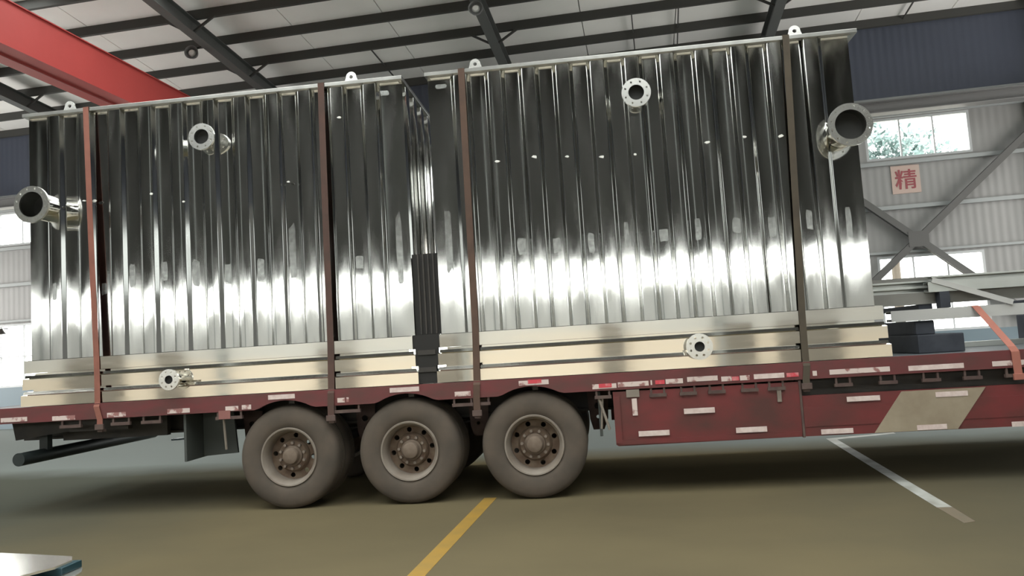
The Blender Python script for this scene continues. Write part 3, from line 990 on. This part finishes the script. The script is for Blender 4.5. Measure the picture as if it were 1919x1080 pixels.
# side boards in front of the wheels
sp = MB().prism([(0.135, 1.045), (0.135, 0.515), (0.16, 0.50), (1.955, 0.508), (1.975, 1.045)], -0.012, 0.02, 'Y')
sp = sp.build('side_panel', REDP, tl, off=TO)
MB().box(0.135, 0.20, -0.026, -0.013, 0.53, 1.0).build('panel_edge', REDP, sp, off=TO)
MB().box(0.17, 1.94, -0.024, -0.013, 0.512, 0.56).build('panel_edge', REDP, sp, off=TO)
MB().box(0.27, 0.40, -0.03, -0.013, 0.985, 1.06).build('hinge', RIM, sp, off=TO)
MB().box(0.32, 0.37, -0.026, -0.013, 0.80, 0.97).build('latch', TAPEW, sp, off=TO)
MB().box(1.745, 1.785, -0.03, -0.013, 0.86, 0.99).build('latch', RIM, sp, off=TO)
for i_, (xa, xb, za) in enumerate(((0.828, 1.13, 0.815), (0.364, 0.67, 0.615), (1.32, 1.619, 0.602))):
    MB().box(xa, xb, -0.0295, -0.0245, za - 0.026, za + 0.026).build('reflective_strip', TAPEC, sp, off=TO)
sp2 = MB()
for za, zb, yf in ((0.508, 0.60, -0.012), (0.60, 0.80, -0.018), (0.80, 0.905, -0.012)):
    sp2.box(1.985, TX1, yf, 0.02, za, zb)
sp2 = sp2.build('side_panel', REDP, tl, off=TO)
MB().prism([(2.632, 0.512), (2.918, 0.897), (3.692, 0.897), (3.400, 0.512)], -0.0225, -0.0185, 'Y').build('painted_stripe', STRIPE, sp2, off=TO)
for (xa, xb, za) in ((2.401, 2.712, 0.849), (2.131, 2.433, 0.546), (3.229, 3.523, 0.848), (3.027, 3.301, 0.541), (3.889, 4.19, 0.53)):
    MB().box(xa, xb, -0.0275, -0.0228, za - 0.024, za + 0.024).build('reflective_strip', TAPEC, sp2, off=TO)
MB().box(0.14, 1.97, TRW - 0.02, TRW + 0.012, 0.505, 1.06).build('side_panel', REDP, tl, off=TO)
MB().box(1.985, TX1, TRW - 0.02, TRW + 0.012, 0.505, 0.95).build('side_panel', REDP, tl, off=TO)
MB().box(1.955, TX1, 0.10, 0.14, 0.90, 1.189).build('inner_skirt', CHASSIS, tl, off=TO)
MB().box(1.96, 1.982, -0.02, 0.02, 0.50, 1.06).build('panel_post', RUST, tl, off=TO)
for ly in (0.45, 2.10):
    MB().box(5.5, 5.62, ly - 0.06, ly + 0.06, 0.03, 1.19).build('landing_leg', CHASSIS, tl, off=TO)
    MB().box(5.42, 5.70, ly - 0.12, ly + 0.12, 0.0, 0.03).build('landing_foot', CHASSIS, tl, off=TO)

# reflective strips along the rail
for (xa, xb, z, k) in ((-6.60, -6.284, 1.110, 'w'), (-5.986, -5.715, 1.098, 'w'), (-5.34, -5.123, 1.102, 'w'), (-4.643, -4.388, 1.105, 'w'),
                       (-3.984, -3.84, 1.098, 'w'), (-3.80, -3.696, 1.104, 'w'), (-3.503, -3.207, 1.192, 'c'), (-2.743, -2.66, 1.12, 'w'), (-2.645, -2.62, 1.122, 'w'),
                       (-2.174, -1.86, 1.193, 'c'), (-1.487, -1.32, 1.115, 'w'), (-0.814, -0.506, 1.188, 'w'), (-0.72, -0.58, 1.199, 'r'),
                       (-0.066, 0.177, 1.110, 'w'), (0.0, 0.13, 1.116, 'r'), (0.193, 0.50, 1.116, 'w'), (0.52, 0.535, 1.12, 'w'), (0.567, 0.66, 1.12, 'r'), (0.67, 0.841, 1.121, 'w'),
                       (0.884, 1.183, 1.130, 'w'), (1.218, 1.32, 1.115, 'w'), (1.322, 1.39, 1.113, 'r'), (1.40, 1.493, 1.115, 'w'), (1.535, 1.828, 1.120, 'c'), (1.85, 1.965, 1.118, 'r'),
                       (2.10, 2.14, 1.12, 'w'), (2.261, 2.828, 1.122, 'w'), (3.001, 3.511, 1.115, 'c'), (3.77, 4.2, 1.113, 'w')):
    h = 0.024 if k != 'r' else 0.020
    yf = -0.0345 if k != 'r' else -0.037
    MB().box(xa, xb, yf, yf + 0.003, z - h, z + h).build('reflective_strip', {'w': TAPEW, 'c': TAPEC, 'r': TAPER}[k], tl, off=TO)
tag(tl, 'dusty red flatbed trailer with three twin wheels carrying both tanks', 'trailer')


# ================================================================ STRAPS
def ribbon(pts, w, th, m, name='tie_down_strap'):
    """flat webbing along a path in (x,y,z); its width runs along X"""
    mb = MB()
    n = len(pts)
    vs, fs = [], []
    for i, p in enumerate(pts):
        p = Vector(p)
        a = Vector(pts[max(0, i - 1)])
        b = Vector(pts[min(n - 1, i + 1)])
        d = (b - a).normalized()
        nn = Vector((1, 0, 0)).cross(d).normalized()
        for sx, sn in ((-1, 0), (1, 0), (1, 1), (-1, 1)):
            vs.append(p + Vector((sx * w / 2, 0, 0)) + nn * sn * th)
    for i in range(n - 1):
        for j in range(4):
            fs.append((i * 4 + j, i * 4 + (j + 1) % 4, i * 4 + 4 + (j + 1) % 4, i * 4 + 4 + j))
    fs += [(0, 3, 2, 1), tuple(4 * (n - 1) + j for j in range(4))]
    return mb.add(vs, fs)


def strap(x_top, x_mid, x_base, x_end, z_end, m, label, w=0.062, bow=0.0):
    e = empty('tie_down_strap', (x_end, -0.05, z_end))
    off = (x_end, -0.05, z_end)
    pts = [(x_top, TANKD + 0.012, 1.10), (x_top, TANKD + 0.012, ZT + 0.006), (x_top, TANKD - 0.05, ZT + 0.014), (x_top, 0.03, ZT + 0.014), (x_top, -0.010, ZT + 0.004)]
    N = 12
    for k in range(1, N + 1):
        t = k / N
        z = ZT - 0.02 + (ZBT - ZT + 0.02) * t
        x = x_top + (x_mid - x_top) * t
        pts.append((x, -0.010 - 0.006 * math.sin(PI * t) - bow * math.sin(PI * t), z))
    pts += [((x_mid + x_base) / 2, -0.012, 1.50), (x_base, -0.020, 1.245), (x_base, -0.042, 1.20), (x_end, -0.044, 1.06), (x_end, -0.046, z_end)]
    ribbon(pts, w, 0.004, m).build('webbing', m, e, off=off)
    hk = MB().box(x_end - 0.05, x_end + 0.05, -0.062, -0.038, z_end - 0.05, z_end + 0.01).box(x_end - 0.03, x_end + 0.03, -0.045, 0.02, z_end - 0.075, z_end - 0.05)
    hk.build('strap_hook', RUST, e, off=off, bevel=0.004)
    tag(e, label, 'strap', 'webbing straps over the tanks')


strap(-5.545, -5.47, -5.46, -5.42, 1.00, STRAP1, 'orange brown strap over the left tank near its left end', 0.066)
strap(-2.785, -2.80, -2.81, -2.815, 0.96, STRAP2, 'dark brown strap over the right part of the left tank', 0.07)
strap(-1.225, -1.235, -1.25, -1.26, 0.93, STRAP3, 'brown strap over the left end of the right tank', 0.07)
strap(2.155, 2.06, 2.05, 2.03, 1.02, STRAP4, 'dark olive strap over the right end of the right tank', 0.066)

# ================================================================ LOAD IN FRONT OF THE TANKS
LY = 0.42


def channel(x0, x1, y, z, w, h, name, m, label, cat, group=None, flip=False):
    t = 0.008
    mb = MB()
    if flip:      # open side towards the viewer
        mb.box(x0, x1, y + w - t, y + w, z, z + h)
        mb.box(x0, x1, y, y + w - t, z, z + t).box(x0, x1, y, y + w - t, z + h - t, z + h)
        mb.box(x0, x1, y, y + t, z + h - 0.018, z + h - t)
        o = mb.build(name, m, None, off=((x0 + x1) / 2, y, z), loc=((x0 + x1) / 2, y, z))
        return tag(o, label, cat, group)
    mb.box(x0, x1, y, y + t, z, z + h)
    mb.box(x0, x1, y + t, y + w, z, z + t).box(x0, x1, y + t, y + w, z + h - t, z + h)
    mb.box(x0, x1, y + w - t, y + w, z + t, z + 0.03).box(x0, x1, y + w - t, y + w, z + h - 0.03, z + h - t)
    o = mb.build(name, m, None, off=((x0 + x1) / 2, y, z), loc=((x0 + x1) / 2, y, z))
    return tag(o, label, cat, group)


def block(x0, x1, y0, y1, z0, z1, name, m, label, cat, bevel=0.012, group=None):
    c = ((x0 + x1) / 2, (y0 + y1) / 2, z0)
    o = MB().box(x0, x1, y0, y1, z0, z1).build(name, m, None, off=c, loc=c, bevel=bevel)
    return tag(o, label, cat, group)


block(3.27, 3.72, 0.35, 2.2, 1.235, 1.425, 'timber_block', TIMBER, 'long dark timber lying on the deck right of the tanks', 'timber')
block(3.30, 3.49, 0.45, 2.1, 1.426, 1.572, 'timber_block', TIMBER, 'dark timber stacked on the lower timber under the pale beam', 'timber')
block(5.2, 5.6, 0.35, 2.2, 1.235, 1.571, 'timber_block', TIMBER, 'dark timber under the far right end of the pale beam', 'timber')
channel(3.06, 6.2, LY, 1.573, 0.14, 0.115, 'steel_beam', PALE, 'pale grey steel beam resting on the dark timbers', 'beam')
channel(3.75, 5.15, 1.5, 1.236, 0.12, 0.06, 'steel_channel', GALV, 'thin bright steel channel lying flat on the deck', 'channel')
# supports and galvanised channels above
block(3.40, 3.54, 0.57, 2.0, 1.689, 1.742, 'timber_block', TIMBER, 'small dark spacer on the pale beam below the channels', 'timber', 0.006)
block(5.0, 5.2, 0.57, 2.0, 1.689, 1.742, 'timber_block', TIMBER, 'dark spacer below the right end of the channels', 'timber', 0.006)
G_ = 'galvanised channels'
channel(2.93, 6.2, 0.55, 1.743, 0.13, 0.125, 'steel_channel', DULL, 'lowest dull grey channel of the bundle right of the tanks', 'channel', G_)
channel(2.95, 6.2, 0.60, 1.869, 0.12, 0.062, 'steel_channel', GALV, 'second lowest open channel of the bundle right of the tanks', 'channel', G_, True)
channel(2.94, 6.2, 0.61, 1.932, 0.12, 0.062, 'steel_channel', GALV, 'third open channel of the bundle right of the tanks', 'channel', G_, True)
channel(2.96, 6.2, 0.64, 1.995, 0.11, 0.040, 'steel_channel', DULL, 'topmost thin channel of the bundle right of the tanks', 'channel', G_)
block(3.56, 3.66, 0.425, 0.53, 1.689, 1.858, 'timber_block', TIMBER, 'small dark spacer standing on the pale beam', 'timber', 0.006)
block(5.3, 5.4, 0.425, 0.53, 1.689, 1.858, 'timber_block', TIMBER, 'small dark spacer at the far right end of the pale beam', 'timber', 0.006)
channel(3.46, 6.2, 0.43, 1.859, 0.115, 0.105, 'steel_channel', GALV, 'lower bright channel at the near edge of the bundle', 'channel', G_)
channel(3.50, 6.2, 0.43, 1.965, 0.115, 0.060, 'steel_channel', GALV, 'upper bright channel at the near edge of the bundle', 'channel', G_, True)
d0 = MB().bar((3.50, 0.42, 1.985), (4.25, 0.405, 1.70), 0.055, 0.01, (0, 1, 0)).build('steel_strip', PALE, None, off=(3.9, 0.43, 1.7), loc=(3.9, 0.43, 1.7))
tag(d0, 'pale flat strip hanging slantwise over the galvanised channels', 'strip')
e = empty('tie_down_strap', (3.99, -0.05, 1.0))
ribbon([(3.885, 0.56, 1.691), (3.885, 0.43, 1.6925), (3.89, 0.40, 1.680), (3.97, -0.02, 1.27), (3.985, -0.044, 1.22), (3.99, -0.046, 1.0)], 0.075, 0.004, STRAP5).build('webbing', STRAP5, e, off=(3.99, -0.05, 1.0))
MB().box(3.94, 4.04, -0.064, -0.04, 0.95, 1.01).build('strap_hook', STRAP5, e, off=(3.99, -0.05, 1.0), bevel=0.004)
tag(e, 'bright orange strap slanting over the beams at the far right', 'strap')

# ================================================================ SMALL THINGS ON THE FLOOR
s1 = MB().prism([(-4.75, -2.516), (-4.115, -2.663), (-3.733, -2.761), (-3.66, -2.86), (-3.66, -3.02), (-3.9, -3.45), (-4.75, -3.65)], 0.285, 0.300, 'Z')
s1 = s1.build('steel_sheet', SHEET, None, off=(-4.3, -3.1, 0.285), loc=(-4.3, -3.1, 0.285))
tag(s1, 'upper shiny steel sheet at the bottom left corner', 'sheet')
s2 = MB().prism([(-4.7, -2.66), (-4.075, -2.73), (-3.617, -2.813), (-3.549, -2.917), (-3.523, -3.035), (-3.60, -3.40), (-4.7, -3.60)], 0.222, 0.235, 'Z')
s2 = s2.build('steel_sheet', SHEET, None, off=(-4.2, -3.1, 0.222), loc=(-4.2, -3.1, 0.222))
tag(s2, 'lower shiny steel sheet at the bottom left corner', 'sheet')
block(-4.5, -3.63, -3.00, -2.80, 0.236, 0.284, 'film_pad', TEAL, 'dark teal padding between the two shiny sheets', 'padding', 0.006)
block(-4.6, -3.8, -3.4, -2.85, 0.0, 0.221, 'pallet_block', TIMBER, 'dark low support under the shiny sheets', 'pallet', 0.01)

tw = empty('wrench', (-9.05, 8.08, 0.0), 0.15)
MB().box(-0.12, 0.62, -0.022, 0.022, 0.0, 0.03).build('handle', TOOLM, tw)
jaw = MB()
jaw.prism([(-0.12, -0.05), (-0.20, -0.09), (-0.34, -0.085), (-0.36, -0.05), (-0.24, -0.03), (-0.24, 0.03), (-0.36, 0.05), (-0.34, 0.085), (-0.20, 0.09), (-0.12, 0.05)], 0.0, 0.035, 'Z')
jaw.build('jaw', TOOLM, tw)
tag(tw, 'dark forked wrench lying on the floor behind the rear wheels', 'tool')
wl_ = empty('wall_lamp', BW(-19.45, YB - 0.02, 3.05), TH)
MB().tube((0, 0, 0.12), (0, -0.28, 0.1), 0.015, 8).build('arm', CHASSIS, wl_)
MB().tube((0, -0.28, 0.1), (0, -0.28, -0.06), 0.05, 16, 0.15).build('shade', CHASSIS, wl_)
tag(wl_, 'small dark wall lamp in front of the low window at far left', 'lamp')
